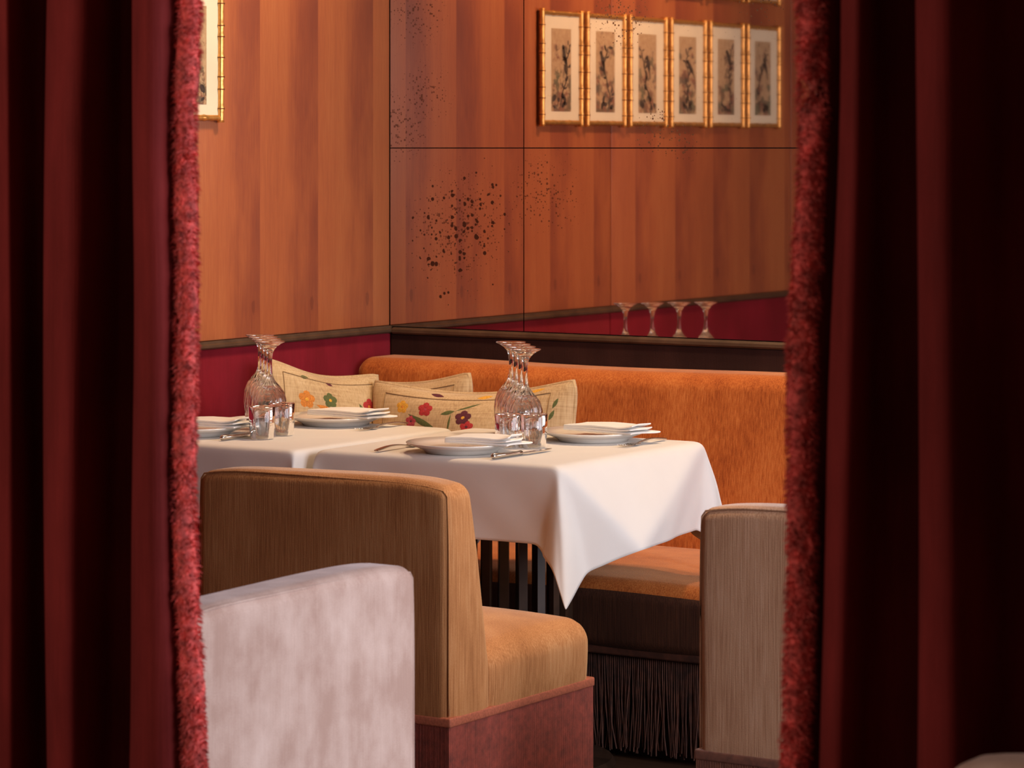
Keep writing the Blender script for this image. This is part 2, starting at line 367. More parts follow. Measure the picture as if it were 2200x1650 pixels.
struct(obj('window_1', wf.mesh('window_1'), M['winframe']))

# ------------------------------------------------------------------ fringe of hanging cords round a path
def cords(path_pts, z_top, z_bot, step, r, jitter=0.0, seg=2, lean=0.0, rows=1):
    mb = MB()
    for (p, q) in zip(path_pts[:-1], path_pts[1:]):
        L = math.dist(p, q); n = max(1, int(L/step)); tx, ty = (q[0]-p[0])/L, (q[1]-p[1])/L; nx, ny = ty, -tx
        for row in range(rows):
            for i in range(n):
                t = (i+.5+row*.5)/n; x = p[0]+(q[0]-p[0])*t; y = p[1]+(q[1]-p[1])*t
                oy = row*r*1.8; dx = random.gauss(0, lean); ph = random.random()*6.3
                zb = z_bot+random.random()*jitter
                base = []
                for s in range(seg+1):
                    u = s/seg; z = z_top+(zb-z_top)*u
                    k_ = dx*u*u+jitter*.08*math.sin(ph+u*5)*u; out = oy+random.gauss(0, jitter*.03)
                    base.append((x+tx*k_-nx*out, y+ty*k_-ny*out, z))
                V = []
                for (cx, cy, cz) in base:
                    for (a, b_) in ((-1, 0), (0, 1.0), (1, 0), (0, -1.0)): V.append((cx+tx*a*r+nx*b_*r, cy+ty*a*r+ny*b_*r, cz))
                F = []
                for s in range(seg):
                    for e in range(4): F.append([s*4+e, s*4+(e+1) % 4, s*4+4+(e+1) % 4, s*4+4+e])
                mb.add(V, F)
    return mb

# ------------------------------------------------------------------ banquette along the mirrored wall
bq = thing('banquette', 'long orange velvet banquette with fringed base under the mirror', 'banquette', (0, 0, 0))
BX0, BX1 = 0.004, 2.6
def bqback(V):
    V = V.copy(); z = V[:, 2]; y = V[:, 1]
    t = np.clip((0.86-z)/0.45, 0, 1)
    front = y < -0.09
    V[:, 1] = np.where(front, y-0.05*t-0.008*np.sin(V[:, 0]*2.4)*t, y); V[:, 2] += 0.003*np.sin(V[:, 0]*5+1)
    return V
V, F = softbox(BX0, BX1, -.195, -.012, .30, .868, .045, (60, 4, 16), 6, bqback); obj('backrest', mesh('backrest', V, F), M['orange'], bq)
def bqseat(V):
    V = V.copy(); x, y, z = V.T
    top = np.clip((z-.30)/.13, 0, 1); fr = np.clip((-y-.25)/.6, 0, 1)
    V[:, 2] += top*(0.016*np.sin(PI*np.clip((-y-.2)/.66, 0, 1)) + .009*np.sin(x*5.6+.9)*fr**2)
    V[:, 1] += -0.010*np.sin(x*5.6+.4)*fr
    return V
V, F = softbox(BX0, BX1, -.86, -.17, .262, .418, .04, (70, 14, 4), 5, bqseat); obj('seat', mesh('bseat', V, F), M['orange'], bq)
V, F = softbox(BX0, BX1, -.866, -.70, .258, .402, .03, (70, 4, 4), 5, bqseat); obj('seat_front', mesh('bborder', V, F), M['border'], bq)  # darker shell over the lower front of the seat
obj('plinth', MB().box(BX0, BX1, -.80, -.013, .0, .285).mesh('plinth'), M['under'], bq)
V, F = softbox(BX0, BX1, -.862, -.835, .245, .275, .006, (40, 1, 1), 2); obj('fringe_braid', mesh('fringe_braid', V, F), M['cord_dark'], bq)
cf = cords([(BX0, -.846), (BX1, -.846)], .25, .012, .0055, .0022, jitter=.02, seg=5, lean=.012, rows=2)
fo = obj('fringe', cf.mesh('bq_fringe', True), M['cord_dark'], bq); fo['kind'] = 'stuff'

# ------------------------------------------------------------------ upholstered side chairs
CW, CDp = 0.65, 0.56
def ch_back(V):
    V = V.copy(); x, y, z = V.T
    t = np.clip((0.785-z)/0.33, 0, 1.2)
    s = np.clip(y/0.095, 0, 1)
    V[:, 1] = y+s*0.062*t+0.0035*np.sin(x*9+2)*s
    tt = np.clip((z-.6)/.165, 0, 1)
    V[:, 2] -= tt*0.016*(np.abs(x)/(CW/2))**6 - tt*.003*np.sin(x*7)
    V[:, 0] = x*(1-.012*tt*tt)
    return V
def ch_seat(V):
    V = V.copy(); x, y, z = V.T
    tp = np.clip((z-.345)/.10, 0, 1); yy = np.clip((y-.14)/.42, 0, 1)
    crown = (1-np.abs(x/(CW/2))**3)
    V[:, 2] += tp*(0.034*crown*np.sin(PI*np.clip(yy*.9+.08, 0, 1))+.010*yy)
    V[:, 0] = x+np.sign(x)*0.004*np.sin(PI*np.clip((z-.31)/.15, 0, 1))*(np.abs(x) > .3)
    return V
V, F = softbox(-CW/2, CW/2, 0.0, .095, .285, .785, .026, (26, 4, 18), 5, ch_back); me_back = mesh('chair_back', V, F)
V, F = softbox(-CW/2, CW/2, .13, CDp, .266, .432, .046, (26, 16, 4), 6, ch_seat); me_seat = mesh('chair_seat', V, F)
V, F = softbox(-CW/2-.0015, CW/2+.0015, -.0015, CDp+.0015, .293, .313, .004, (1, 1, 1), 2); me_braid = mesh('chair_braid', V, F)
me_plinth = MB().box(-CW/2+.01, CW/2-.01, .01, CDp-.01, 0, .29).mesh('chair_plinth')
me_cord = cords([(-CW/2+.002, .002), (CW/2-.002, .002), (CW/2-.002, CDp-.002), (-CW/2+.002, CDp-.002), (-CW/2+.002, .002)], .296, .010, .0036, .0019, jitter=.004, seg=2).mesh('chair_cords', True)
pp = []
for s in (-1, 1):
    x = s*(CW/2-.0080)
    col = [(x*(1-.012*max(0, (z-.6)/.165)**2), .0080, z) for z in np.linspace(.315, .755, 12)]
    pp.append(col)
pth = pp[0]+[(xx,   .007, .777-.016*(abs(xx)/(CW/2))**6) for xx in np.linspace(-CW/2+.02, CW/2-.02, 16)]+pp[1][::-1]
V, F = tube(pth, .0022, 6); me_pipe = mesh('chair_piping', V, F)
def chair(label, loc, rz, mat, cord, zs=1.0):
    t = thing('slipper_chair', label, 'chair', loc, rz, 'velvet chairs with fringed skirts')
    for nm, me in (('backrest', me_back), ('seat', me_seat), ('piping', me_pipe), ('skirt_braid', me_braid), ('plinth', me_plinth), ('skirt_fringe', me_cord)):
        me = me.copy(); me.materials.clear()
        o = obj(nm, me, {'skirt_braid': cord if cord is not M['cord_red'] else M['braid'], 'plinth': M['under'], 'skirt_fringe': cord}.get(nm, mat), t)
        if nm == 'skirt_fringe': o['kind'] = 'stuff'
    t.scale = (1, 1, zs); return t
chair('gold velvet chair with russet fringed skirt pulled up to the nearer table', (1.226, -2.02, 0), 0, M['chair_gold'], M['cord_red'])
chair('pale daylight-toned velvet chair back turned side-on beside the left curtain', (2.055, -3.188, 0), PI/2, M['chair_daylit'], M['cord_tan'], .975)
chair('daylight-toned velvet chair half hidden behind the right curtain', (2.436, -2.02, 0), 0, M['chair_half_lit'], M['cord_tan'])
chair('beige chair top rising in the bottom right corner before the curtain', (3.825, -3.885, 0), PI, M['chair_daylit'], M['cord_tan'], 1.005)

# ------------------------------------------------------------------ tables
TZ = 0.75; TH = 0.33
def cloth_fold(half, over, flare, step=.0125, seed=3):
    """a pressed cloth on a square top: flat top, four hanging sides, a folded flap at each corner.
    over / flare: overhang and outward spread of the sides right, left, front, back"""
    N_ = {'r': np.array([1., 0]), 'l': np.array([-1., 0]), 'f': np.array([0, -1.]), 'b': np.array([0, 1.])}
    tris = []
    def tri(*p): tris.append(([q[0] for q in p], [q[1] for q in p]))
    ends = {}
    for wide, tight in (('r', 'f'), ('b', 'r'), ('l', 'f'), ('b', 'l')):
        W, T_ = N_[wide], N_[tight]; Cm = half*(W+T_); pr, qf = over[wide], over[tight]; k = flare[wide]; kt = flare[tight]
        tz = 1.13*math.hypot(pr, qf)
        def pt(a, b, x, y, z): return (Cm+a*W+b*T_, np.array([*(Cm+x*W+y*T_), z]))
        C0 = pt(0, 0, 0, 0, 0); P1 = pt(-.055, qf, -.054, .008, -.985*qf)
        M1 = pt(.34*pr, qf, .004*k, .034*kt, -(.985*qf+(tz-.985*qf)*.34)); TT = pt(pr, qf, .048*k, (.085 if tight == 'r' else .046)*kt, -tz)
        M2 = pt(pr, -.02, .040*k, -.055, -(.98*pr+(tz-.98*pr)*.30)); P2 = pt(pr, -.20, .125*k, -.155, -.93*pr); S2 = pt(0, -.09, 0, -.09, 0)
        tri(C0, P1, M1); tri(C0, M1, TT); tri(C0, TT, M2); tri(C0, M2, P2); tri(C0, P2, S2)
        ends.setdefault(wide, []).append((S2, P2)); ends.setdefault(tight, []).append((C0, P1))
    for side, ((a, b), (c, d)) in ends.items(): tri(a, b, c); tri(b, c, d)
    nx = int((2*half+over['l']+over['r'])/step)+1; ny = int((2*half+over['f']+over['b'])/step)+1
    U, Vv = np.meshgrid(np.linspace(-half-over['l'], half+over['r'], nx), np.linspace(-half-over['f'], half+over['b'], ny), indexing='ij')
    Q = np.stack([U, Vv, np.zeros_like(U)], -1); best = np.full(U.shape, -9.)
    out = (np.abs(U) > half) | (np.abs(Vv) > half)
    for m_, p in tris:
        A, B, C_ = m_; d0 = B-A; d1 = C_-A; den = d0[0]*d1[1]-d0[1]*d1[0]
        if abs(den) < 1e-9: continue
        px, py = U-A[0], Vv-A[1]; w1 = (px*d1[1]-py*d1[0])/den; w2 = (d0[0]*py-d0[1]*px)/den; w0 = 1-w1-w2
        inside = np.minimum(np.minimum(w0, w1), w2); sel = out & (inside > best); best = np.where(sel, inside, best)
        val = w0[..., None]*p[0]+w1[..., None]*p[1]+w2[..., None]*p[2]; Q[sel] = val[sel]
    fix = (np.abs(U) < half-.012) & (np.abs(Vv) < half-.012)
    for it in range(3):
        L = Q.copy(); c = np.ones(U.shape)
        P = np.pad(Q, ((1, 1), (1, 1), (0, 0)), mode='edge'); P[0] = 2*P[1]-P[2]; P[-1] = 2*P[-2]-P[-3]; P[:, 0] = 2*P[:, 1]-P[:, 2]; P[:, -1] = 2*P[:, -2]-P[:, -3]
        avg = (P[:-2, 1:-1]+P[2:, 1:-1]+P[1:-1, :-2]+P[1:-1, 2:])/4
        Q = np.where(fix[..., None], Q, Q+.5*(avg-Q))
    r_ = np.random.default_rng(seed); ph = r_.uniform(0, 6, 4)
    hang = np.clip(-Q[..., 2]/.15, 0, 1)
    wob = (.0035*np.sin(U*17+ph[0])+.0025*np.sin(Vv*19+ph[1])+.0015*np.sin((U+Vv)*37+ph[2]))*hang
    Q[..., 0] += wob*np.sign(U)*(np.abs(U) > half); Q[..., 1] += wob*np.sign(Vv)*(np.abs(Vv) > half)
    return Q
def cloth_mesh(P, name):
    m_, n = P.shape[:2]; V = P.reshape(-1, 3)+np.array([0, 0, .0015]); F = [[i*n+j, (i+1)*n+j, (i+1)*n+j+1, i*n+j+1] for i in range(m_-1) for j in range(n-1)]
    return mesh(name, V, F)
def table(cx, cy, label, clabel, seed, over, flare):
    t = thing('pedestal_table', label, 'table', (cx, cy, 0), 0, 'slatted pedestal tables')
    V, F = softbox(-TH+.014, TH-.014, -TH+.014, TH-.014, TZ-.03, TZ-.006, .011, (1, 1, 1), 4); obj('tabletop', mesh('tabletop', V, F), M['darkwood'], t)
    sl = MB().box(-.010, .010, -.007, .007, .03, TZ-.03).mesh('slat')
    for i in range(20):
        a = 2*PI*i/20+.12; o = obj('slat', sl, M['darkwood'], t, (.135*math.cos(a), .135*math.sin(a), 0), a+PI/2)
    V, F = lathe([(.0, TZ-.06), (.15, TZ-.06), (.155, TZ-.045), (.15, TZ-.0305), (.0, TZ-.0305)], 32, cap=False); obj('collar', mesh('collar', V, F, False), M['darkwood'], t)
    V, F = lathe([(.0, 0), (.24, 0), (.245, .012), (.235, .024), (.17, .034), (.0, .036)], 40, cap=False); obj('foot_plate', mesh('foot_plate', V, F, False), M['darkwood'], t)
    P = cloth_fold(TH+.003, over, flare, seed=seed)
    c = obj('tablecloth', cloth_mesh(P, 'tablecloth'), M['cloth'], None, (cx, cy, TZ+.002)); tag(c, clabel, 'tablecloth', 'white tablecloths')
    md = c.modifiers.new('sub', 'SUBSURF'); md.levels = 1; md.render_levels = 1
    sd = c.modifiers.new('thick', 'SOLIDIFY'); sd.thickness = .0012; sd.offset = 1
    return t
TR = (1.087, -1.062); TL = (0.392, -1.100)
table(*TR, 'slatted dark wood pedestal table behind the gold velvet chair', 'white tablecloth with a long corner hanging in front of the banquette', 3, dict(r=.207, l=.19, f=.177, b=.18), dict(r=1, l=.06, f=1, b=.5))
table(*TL, 'slatted dark wood pedestal table against the panelled wall', 'white tablecloth on the table beside the panelled wall', 5, dict(r=.19, l=.05, f=.177, b=.18), dict(r=.06, l=.15, f=1, b=.08))
TOP = TZ+.0055

# ------------------------------------------------------------------ table settings
# plate
V, F = lathe([(.0, .006), (.080, .006), (.085, .000), (.090, .000), (.094, .006), (.112, .013), (.136, .021), (.1375, .0235), (.135, .0245), (.110, .0175), (.092, .012), (.085, .0105), (.0, .010)], 64, cap=False)
V = [(x*.93, y*.93, z) for x, y, z in V]; me_plate = mesh('plate', V, F)
def plate(x, y, label):
    return tag(obj('dinner_plate', me_plate, M['porcelain'], None, (x, y, TOP)), label, 'plate', 'white plates on the tables')
p_near = plate(1.075, -1.262, 'white plate in front of the glasses on the nearer table')
p_far = plate(1.190, -.865, 'white plate behind the glasses at the banquette side, nearer table')
pl_far = plate(.430, -.865, 'white plate near the cushions on the table by the wall')
pl_near = plate(.30, -1.265, 'white plate at the left curtain on the table by the wall')
# rim lettering on the near plate: a row of tiny dark strokes
mk = MB()
for i, (dx, hgt) in enumerate(((-.012, .004), (-.006, .008), (-.001, .004), (.006, .004), (.012, .004))):
    mk.box(dx-.0012, dx+.0012, .102, .102+hgt, .0183, .0187)
obj('rim_mark', mk.mesh('rim_mark'), M['ink'], p_near)
# napkin: folded layers, thick at the folded end
def napkin(x, y, rz, label, w_=.21, d_=.10):
    t = thing('folded_napkin', label, 'napkin', (x, y, TOP+.0245), rz, 'folded napkins on the plates')
    for i, (z0, z1) in enumerate(((0, .0065), (.0063, .0120), (.0118, .0172))):
        def fn(V, i=i):
            V = V.copy(); x_, y_, z_ = V[:, 0].copy(), V[:, 1].copy(), V[:, 2].copy(); e = np.clip((x_-w_*.18)/(w_*.32), 0, 1)
            V[:, 2] = z_*(1-.35*e)+e*e*(.0055*i) + .0006*np.sin(y_*60+x_*25) - .004*np.clip(-(x_+.02)/.08, 0, 1)*(i/2)
            V[:, 0] = x_+.010*e*np.sin(y_*46+i*1.9)-.008*i*e
            return V
        V, F = softbox(-w_/2, w_/2, -d_/2+.001*i, d_/2-.001*i, z0, z1, .0034, (18, 14, 1), 3, fn); obj('fold', mesh('fold', V, F), M['napkin'], t)
    return t
napkin(1.150, -1.268, .10, 'folded white napkin on the plate in front of the glasses', .17)
napkin(1.240, -.868, -.10, 'folded white napkin on the plate at the banquette side')
napkin(.480, -.868, -.08, 'folded white napkin on the plate near the cushions')
napkin(.345, -1.265, .12, 'folded white napkin on the plate at the left curtain')
# cutlery
def flat(outline, z0, z1):
    n = len(outline); V = [(x, y, z0) for x, y in outline]+[(x, y, z1) for x, y in outline]
    return V, [list(range(n))[::-1], [n+i for i in range(n)]]+[[i, (i+1) % n, n+(i+1) % n, n+i] for i in range(n)]
def knife(x, y, rz, label):
    t = thing('table_knife', label, 'knife', (x, y, TOP), rz, 'table knives')
    V, F = tube([(0, -.125, .0075), (0, -.12, .0075), (0, -.07, .0068), (0, -.02, .0062), (0, -.008, .006), (0, -.004, .006)], [.004, .0068, .0060, .0050, .0062, .004], 10); obj('handle', mesh('kh', V, F), M['steel'], t)
    V, F = flat([(-.004, -.006), (.004, -.006), (.009, .02), (.0095, .07), (.006, .105), (.0, .122), (-.006, .10), (-.0065, .03)], .0035, .0058); obj('blade', mesh('kb', V, F, False), M['steel'], t)
    return t
def fork(x, y, rz, label):
    t = thing('table_fork', label, 'fork', (x, y, TOP), rz, 'table forks')
    V, F = softbox(-.006, .006, -.11, .03, .002, .0055, .0015, (2, 20, 1), 2, lambda V: np.stack([V[:, 0]*(1.15-.75*np.clip((V[:, 1]+.10)/.11, 0, 1)), V[:, 1], V[:, 2]+.006*np.sin(np.clip((V[:, 1]+.11)/.14, 0, 1)*PI)], 1)); obj('handle', mesh('fh', V, F), M['steel'], t)
    mb = MB(); mb.add(*softbox(-.0125, .0125, .028, .052, .003, .0055, .001, (4, 4, 1), 2))
    for i in range(4):
        xx = -.0105+i*.007; mb.add(*tube([(xx, .05, .0045), (xx, .07, .0032), (xx, .09, .0042), (xx, .102, .007)], [.0018, .0017, .0014, .0006], 6))
    obj('tines', mb.mesh('ft', True), M['steel'], t); return t
knife(1.232, -1.245, -.02, 'steel knife beside the plate on the nearer table')
fork(.912, -1.265, .03, 'steel fork left of the plate on the nearer table')
fork(1.335, -.88, PI+.02, 'steel fork at the banquette side of the nearer table')
knife(.455, -1.235, -.03, 'steel knife on the table beside the panelled wall')
fork(.582, -.88, PI, 'steel fork by the cushions on the table beside the wall')
# stemmed glasses standing upside down
GH = .224
prof_o = [(.0325, .0), (.0375, .02), (.0408, .045), (.0415, .062), (.0395, .082), (.0335, .100), (.0225, .115), (.0125, .127), (.0072, .138), (.0056, .150), (.0050, .165), (.0052, .180), (.0065, .192), (.0105, .203), (.0180, .2115), (.0280, .2180), (.0360, .2218), (.0372, .2232), (.0362, .224), (.0, .2235)]
prof_i = [(.0, .110), (.010, .1085), (.0205, .1035), (.0315, .092), (.0370, .076), (.0392, .060), (.0385, .044), (.0353, .019), (.0308, .0)]
def optic(r, z, q):
    a = min(1, max(0, (.135-z)/.03)); return r+.0011*a*min(1, z/.02+.2)*math.cos(14*q+z*26)
V, F = lathe(prof_i+prof_o, 84, optic, cap=False); me_wine = mesh('wine', V, F)
def wine(x, y, label, grp):
    return tag(obj('wine_glass', me_wine, M['glass'], None, (x, y, TOP), random.random()*3), label, 'wine glass', grp)
ordn = ('farthest', 'second farthest', 'second nearest', 'nearest')
for i in range(4):
    u = i/3
    wine(.240+u*.176, -.930-u*.190, 'upturned stemmed glass, %s of the row on the table by the wall' % ordn[i], 'upturned glasses on the table by the wall')
for i in range(4):
    u = i/3
    wine(.925+u*.172, -.815-u*.205, 'upturned stemmed glass, %s of the row on the nearer table' % ordn[i], 'upturned glasses on the nearer table')
# ribbed tumblers
prof = [(.0, .006), (.020, .006), (.024, .008), (.0275, .03), (.0295, .076), (.0308, .0785), (.0320, .077), (.0303, .03), (.0278, .002), (.026, .0), (.0, .0)]
def ribs(r, z, q):
    return r+(.0008*abs(math.cos(9*q)) if r > .0255 and .004 < z < .070 else 0)
V, F = lathe(prof, 108, ribs, cap=False); me_tum = mesh('tumbler', V, F)
def tumbler(x, y, label): return tag(obj('ribbed_tumbler', me_tum, M['glass'], None, (x, y, TOP)), label, 'tumbler', 'ribbed tumblers')
tumbler(1.160, -1.083, 'ribbed tumbler right of the glass row on the nearer table')
tumbler(1.110, -1.116, 'ribbed tumbler left of the glass row on the nearer table')
tumbler(.486, -1.165, 'ribbed tumbler right of the glass row, table by the wall')
tumbler(.500, -1.262, 'ribbed tumbler in front of the glass row, table by the wall')

# ------------------------------------------------------------------ cushions
def cushion(label, w_, h_, th, loc, rz, lean, roll, flowers, sag=.03):
    t = thing('scatter_cushion', label, 'cushion', (0, 0, 0), 0, 'floral embroidered cushions')
    n = 36
    def surf(u, v, s, off=0):
        a = (1-abs(u)**2.6)*(1-abs(v)**2.6); a = max(a, 0)
        pin = .055*(1-abs(u)**2)*abs(v)**2; pin2 = .06*(1-abs(v)**2)*abs(u)**2
        rc = 1-.055*(abs(u)*abs(v))**5; x = u*w_/2*(1-pin2)*rc; z = v*h_/2*(1-pin)*rc
        z -= sag*max(v, 0)*(1-u*u) ; y = s*(th/2*a**.55*(1+.08*math.sin(5*u+3*v))+.0045)
        y += s*off + .012*math.sin(3*u+1.0)*v
        return (x, y, z)
    V = []; F = []
    for s in (-1, 1):
        k0 = len(V)
        for i in range(n+1):
            for j in range(n+1): V.append(surf(math.sin(PI/2*(2*i/n-1)), math.sin(PI/2*(2*j/n-1)), s))
        for i in range(n):
            for j in range(n):
                f = [k0+i*(n+1)+j, k0+(i+1)*(n+1)+j, k0+(i+1)*(n+1)+j+1, k0+i*(n+1)+j+1]; F.append(f if s < 0 else f[::-1])
    N1 = (n+1)**2; rim = [i*(n+1) for i in range(n+1)]+[n*(n+1)+j for j in range(1, n+1)]+[i*(n+1)+n for i in range(n-1, -1, -1)]+[j for j in range(n-1, 0, -1)]
    for a, b_ in zip(rim, rim[1:]+rim[:1]): F.append([a, N1+a, N1+b_, b_])
    Mx = Matrix.Translation(loc) @ Matrix.Rotation(rz, 4, 'Z') @ Matrix.Rotation(lean, 4, 'X') @ Matrix.Rotation(roll, 4, 'Y')
    t.matrix_world = Mx
    obj('cover', mesh('cover', V, F), M['cushion'], t)
    edge = [surf(q, -1, 0) for q in np.linspace(-1, 1, 24)]+[surf(1, q, 0) for q in np.linspace(-1, 1, 20)[1:]]+[surf(q, 1, 0) for q in np.linspace(1, -1, 24)[1:]]+[surf(-1, q, 0) for q in np.linspace(1, -1, 20)[1:-1]]
    Vp, Fp = tube(edge, .0065, 6, True); obj('piping', mesh('piping', Vp, Fp), M['cushion'], t)
    def patch(pts, name, mat):            # a flat embroidered shape pressed on the front face
        cu = sum(p[0] for p in pts)/len(pts); cv = sum(p[1] for p in pts)/len(pts)
        Vv = [surf(cu, cv, -1, .0007)]; m_ = len(pts)
        for k in (.5, 1.0): Vv += [surf(cu+(u-cu)*k, cv+(v-cv)*k, -1,   .0007 if k < 1 else .0002) for u, v in pts]
        Ff = [[0, 1+(i+1) % m_, 1+i] for i in range(m_)]+[[1+i, 1+(i+1) % m_, 1+m_+(i+1) % m_, 1+m_+i] for i in range(m_)]
        obj(name, mesh(name, Vv, Ff), mat, t)
    asp = w_/h_
    for fl_ in flowers:
        if fl_[0] == 'f':
            _, u, v, r, c1, c2 = fl_
            for k in range(5):
                a = 2*PI*k/5+.3; cu, cv = u+r*.58*math.cos(a)/asp, v+r*.58*math.sin(a)
                patch([(cu+r*.46*math.cos(q)/asp, cv+r*.46*math.sin(q)) for q in np.linspace(0, 2*PI, 9)[:-1]], 'petal', M[c1])
            patch([(u+r*.24*math.cos(q)/asp, v+r*.24*math.sin(q)) for q in np.linspace(0, 2*PI, 8)[:-1]], 'flower_centre', M[c2])
        elif fl_[0] == 'l':
            _, u0, v0, u1, v1, wd, c1 = fl_
            dx, dy = (u1-u0)*asp, v1-v0; L = math.hypot(dx, dy); nx, ny = -dy/L, dx/L; pts = []
            for q in np.linspace(0, 1, 7): pts.append((u0+(u1-u0)*q+nx*wd*math.sin(PI*q)/asp, v0+(v1-v0)*q+ny*wd*math.sin(PI*q)))
            for q in np.linspace(1, 0, 7)[1:-1]: pts.append((u0+(u1-u0)*q-nx*wd*math.sin(PI*q)/asp, v0+(v1-v0)*q-ny*wd*math.sin(PI*q)))
            patch(pts, 'leaf', M[c1])
    # stitched border
    mb = MB()
    B = .80
    for (u0, v0, u1, v1) in ((-B, .86, B, .86), (B, .86, B, -B), (-B, .86, -B, -B)):
        pts = [surf(u0+(u1-u0)*q, v0+(v1-v0)*q, -1, .001) for q in np.linspace(0, 1, 30)]; mb.add(*tube(pts, .0011, 4))
    obj('stitched_border', mb.mesh('border', True), M['seam'], t)
    return t
flA = [('f', -.45, .52, .13, 'fl_orange', 'fl_yellow'), ('f', -.05, .56, .12, 'fl_green', 'fl_yellow'), ('f', .70, .52, .12, 'fl_red', 'fl_orange'), ('l', -.30, .46, .02, .38, .04, 'fl_orange'), ('l', -.52, .86, -.36, .88, .03, 'fl_green'), ('l', -.05, .86, .08, .82, .03, 'fl_plum'), ('l', .50, .56, .60, .40, .03, 'fl_green')]
flB = [('f', -.59, .68, .10, 'fl_yellow', 'fl_orange'), ('f', -.35, .67, .115, 'fl_red', 'fl_rose'), ('f', -.48, .47, .09, 'fl_rose', 'fl_plum'), ('f', .03, .55, .12, 'fl_plum', 'fl_yellow'), ('f', .08, .40, .10, 'fl_red', 'fl_plum'), ('f', .61, .76, .10, 'fl_rose', 'fl_orange'), ('f', .46, .78, .07, 'fl_blue', 'fl_plum'), ('f', .61, .58, .08, 'fl_orange', 'fl_yellow'),
       ('l', -.52, .58, -.20, .34, .045, 'fl_green'), ('l', -.19, .60, -.06, .66, .035, 'fl_green'), ('l', -.06, .66, .16, .80, .016, 'fl_green'), ('l', -.09, .62, -.10, .30, .016, 'fl_green'), ('l', .84, .62, .88, .76, .03, 'fl_green'), ('l', .82, .46, .86, .60, .03, 'fl_green'), ('l', -.36, .95, -.22, .91, .03, 'fl_plum'), ('l', .08, .90, .22, .93, .035, 'fl_yellow'), ('l', .55, .93, .72, .95, .03, 'fl_yellow')]
flC = [('f', .2, .3, .2, 'fl_rose', 'fl_yellow'), ('l', .3, .6, .6, .45, .05, 'fl_plum'), ('l', -.2, .2, .1, -.2, .05, 'fl_green')]
cushion('floral cushion leaning on the red wall behind the glasses', .40, .41, .12, (.140, -.540, .672), PI/2-.24, -.16, .16, flA, .02)
cushion('wide floral cushion in front, its ends drawn up to two corners', .66, .41, .14, (.528, -.390, .642), .0, -.16, -.045, flB, .032)
cushion('floral cushion mostly hidden behind the wide cushion', .44, .40, .11, (.235, -.262, .640), .0, -.10, -.07, flC, .02)

# ------------------------------------------------------------------ framed prints on the panelled wall
FW, FHt, FT = .246, .363, .016       # frame outer width, height, moulding
def bamboo(p, q, r, nodes):
    P = Vector(p); Q = Vector(q); pts = []; rr = []
    L = (Q-P).length
    for t in np.linspace(0, 1, 41):
        dmin = min([abs(t-k)*L for k in nodes]+[9]); pts.append(P.lerp(Q, t)); rr.append(r*(1+.22*math.exp(-(dmin/.005)**2)))
    return tube(pts, rr, 8)
vn = (.0, .10, .24, .33, .47, .62, .70, .86, 1.0); hn = (.0, .3, .7, 1.0)
me_knot = mesh('knot', *tube([(0, 0, -.0016), (0, 0, .0016)], .0112, 8))
def build_picture():
    t = thing('framed_print', 'x', 'picture', (0, 0, 0), 0, 'gilt framed prints')
    hw, hh = FW/2, FHt/2
    for s in (-1, 1):
        V, F = bamboo((.016, s*(hw-FT/2), -hh), (.016, s*(hw-FT/2), hh), .0085, vn); o = obj('frame_stile', mesh('stile', V, F), M['gold'], t)
        for k in vn[1:-1]:
            obj('bamboo_knot', me_knot, M['golddark'], o, (.016, s*(hw-FT/2), -hh+k*FHt))
        V, F = bamboo((.014, -hw+.004, s*(hh-FT/2-.004)), (.014, hw-.004, s*(hh-FT/2-.004)), .0075, hn); obj('frame_rail', mesh('rail', V, F), M['gold'], t)
    V, F = softbox(.0015, .012, -hw+.004, hw-.004, -hh+.008, hh-.008, .001, (1, 1, 1), 1); obj('backboard', mesh('bb', V, F), M['golddark'], t)
    obj('mount', MB().box(.012, .0135, -hw+FT-.002, hw-FT+.002, -hh+FT, hh-FT).mesh('mount'), M['mat'], t)
    obj('print', MB().box(.0136, .0141, -.058, .058, -.135, .122).mesh('print'), M['print'], t)
    obj('glazing', MB().box(.0175, .0188, -hw+FT-.002, hw-FT+.002, -hh+FT, hh-FT).mesh('glz'), M['glazing'], t)
    return t
pic0 = build_picture(); PY0 = -.805-FW/2+.006; PP = .2675
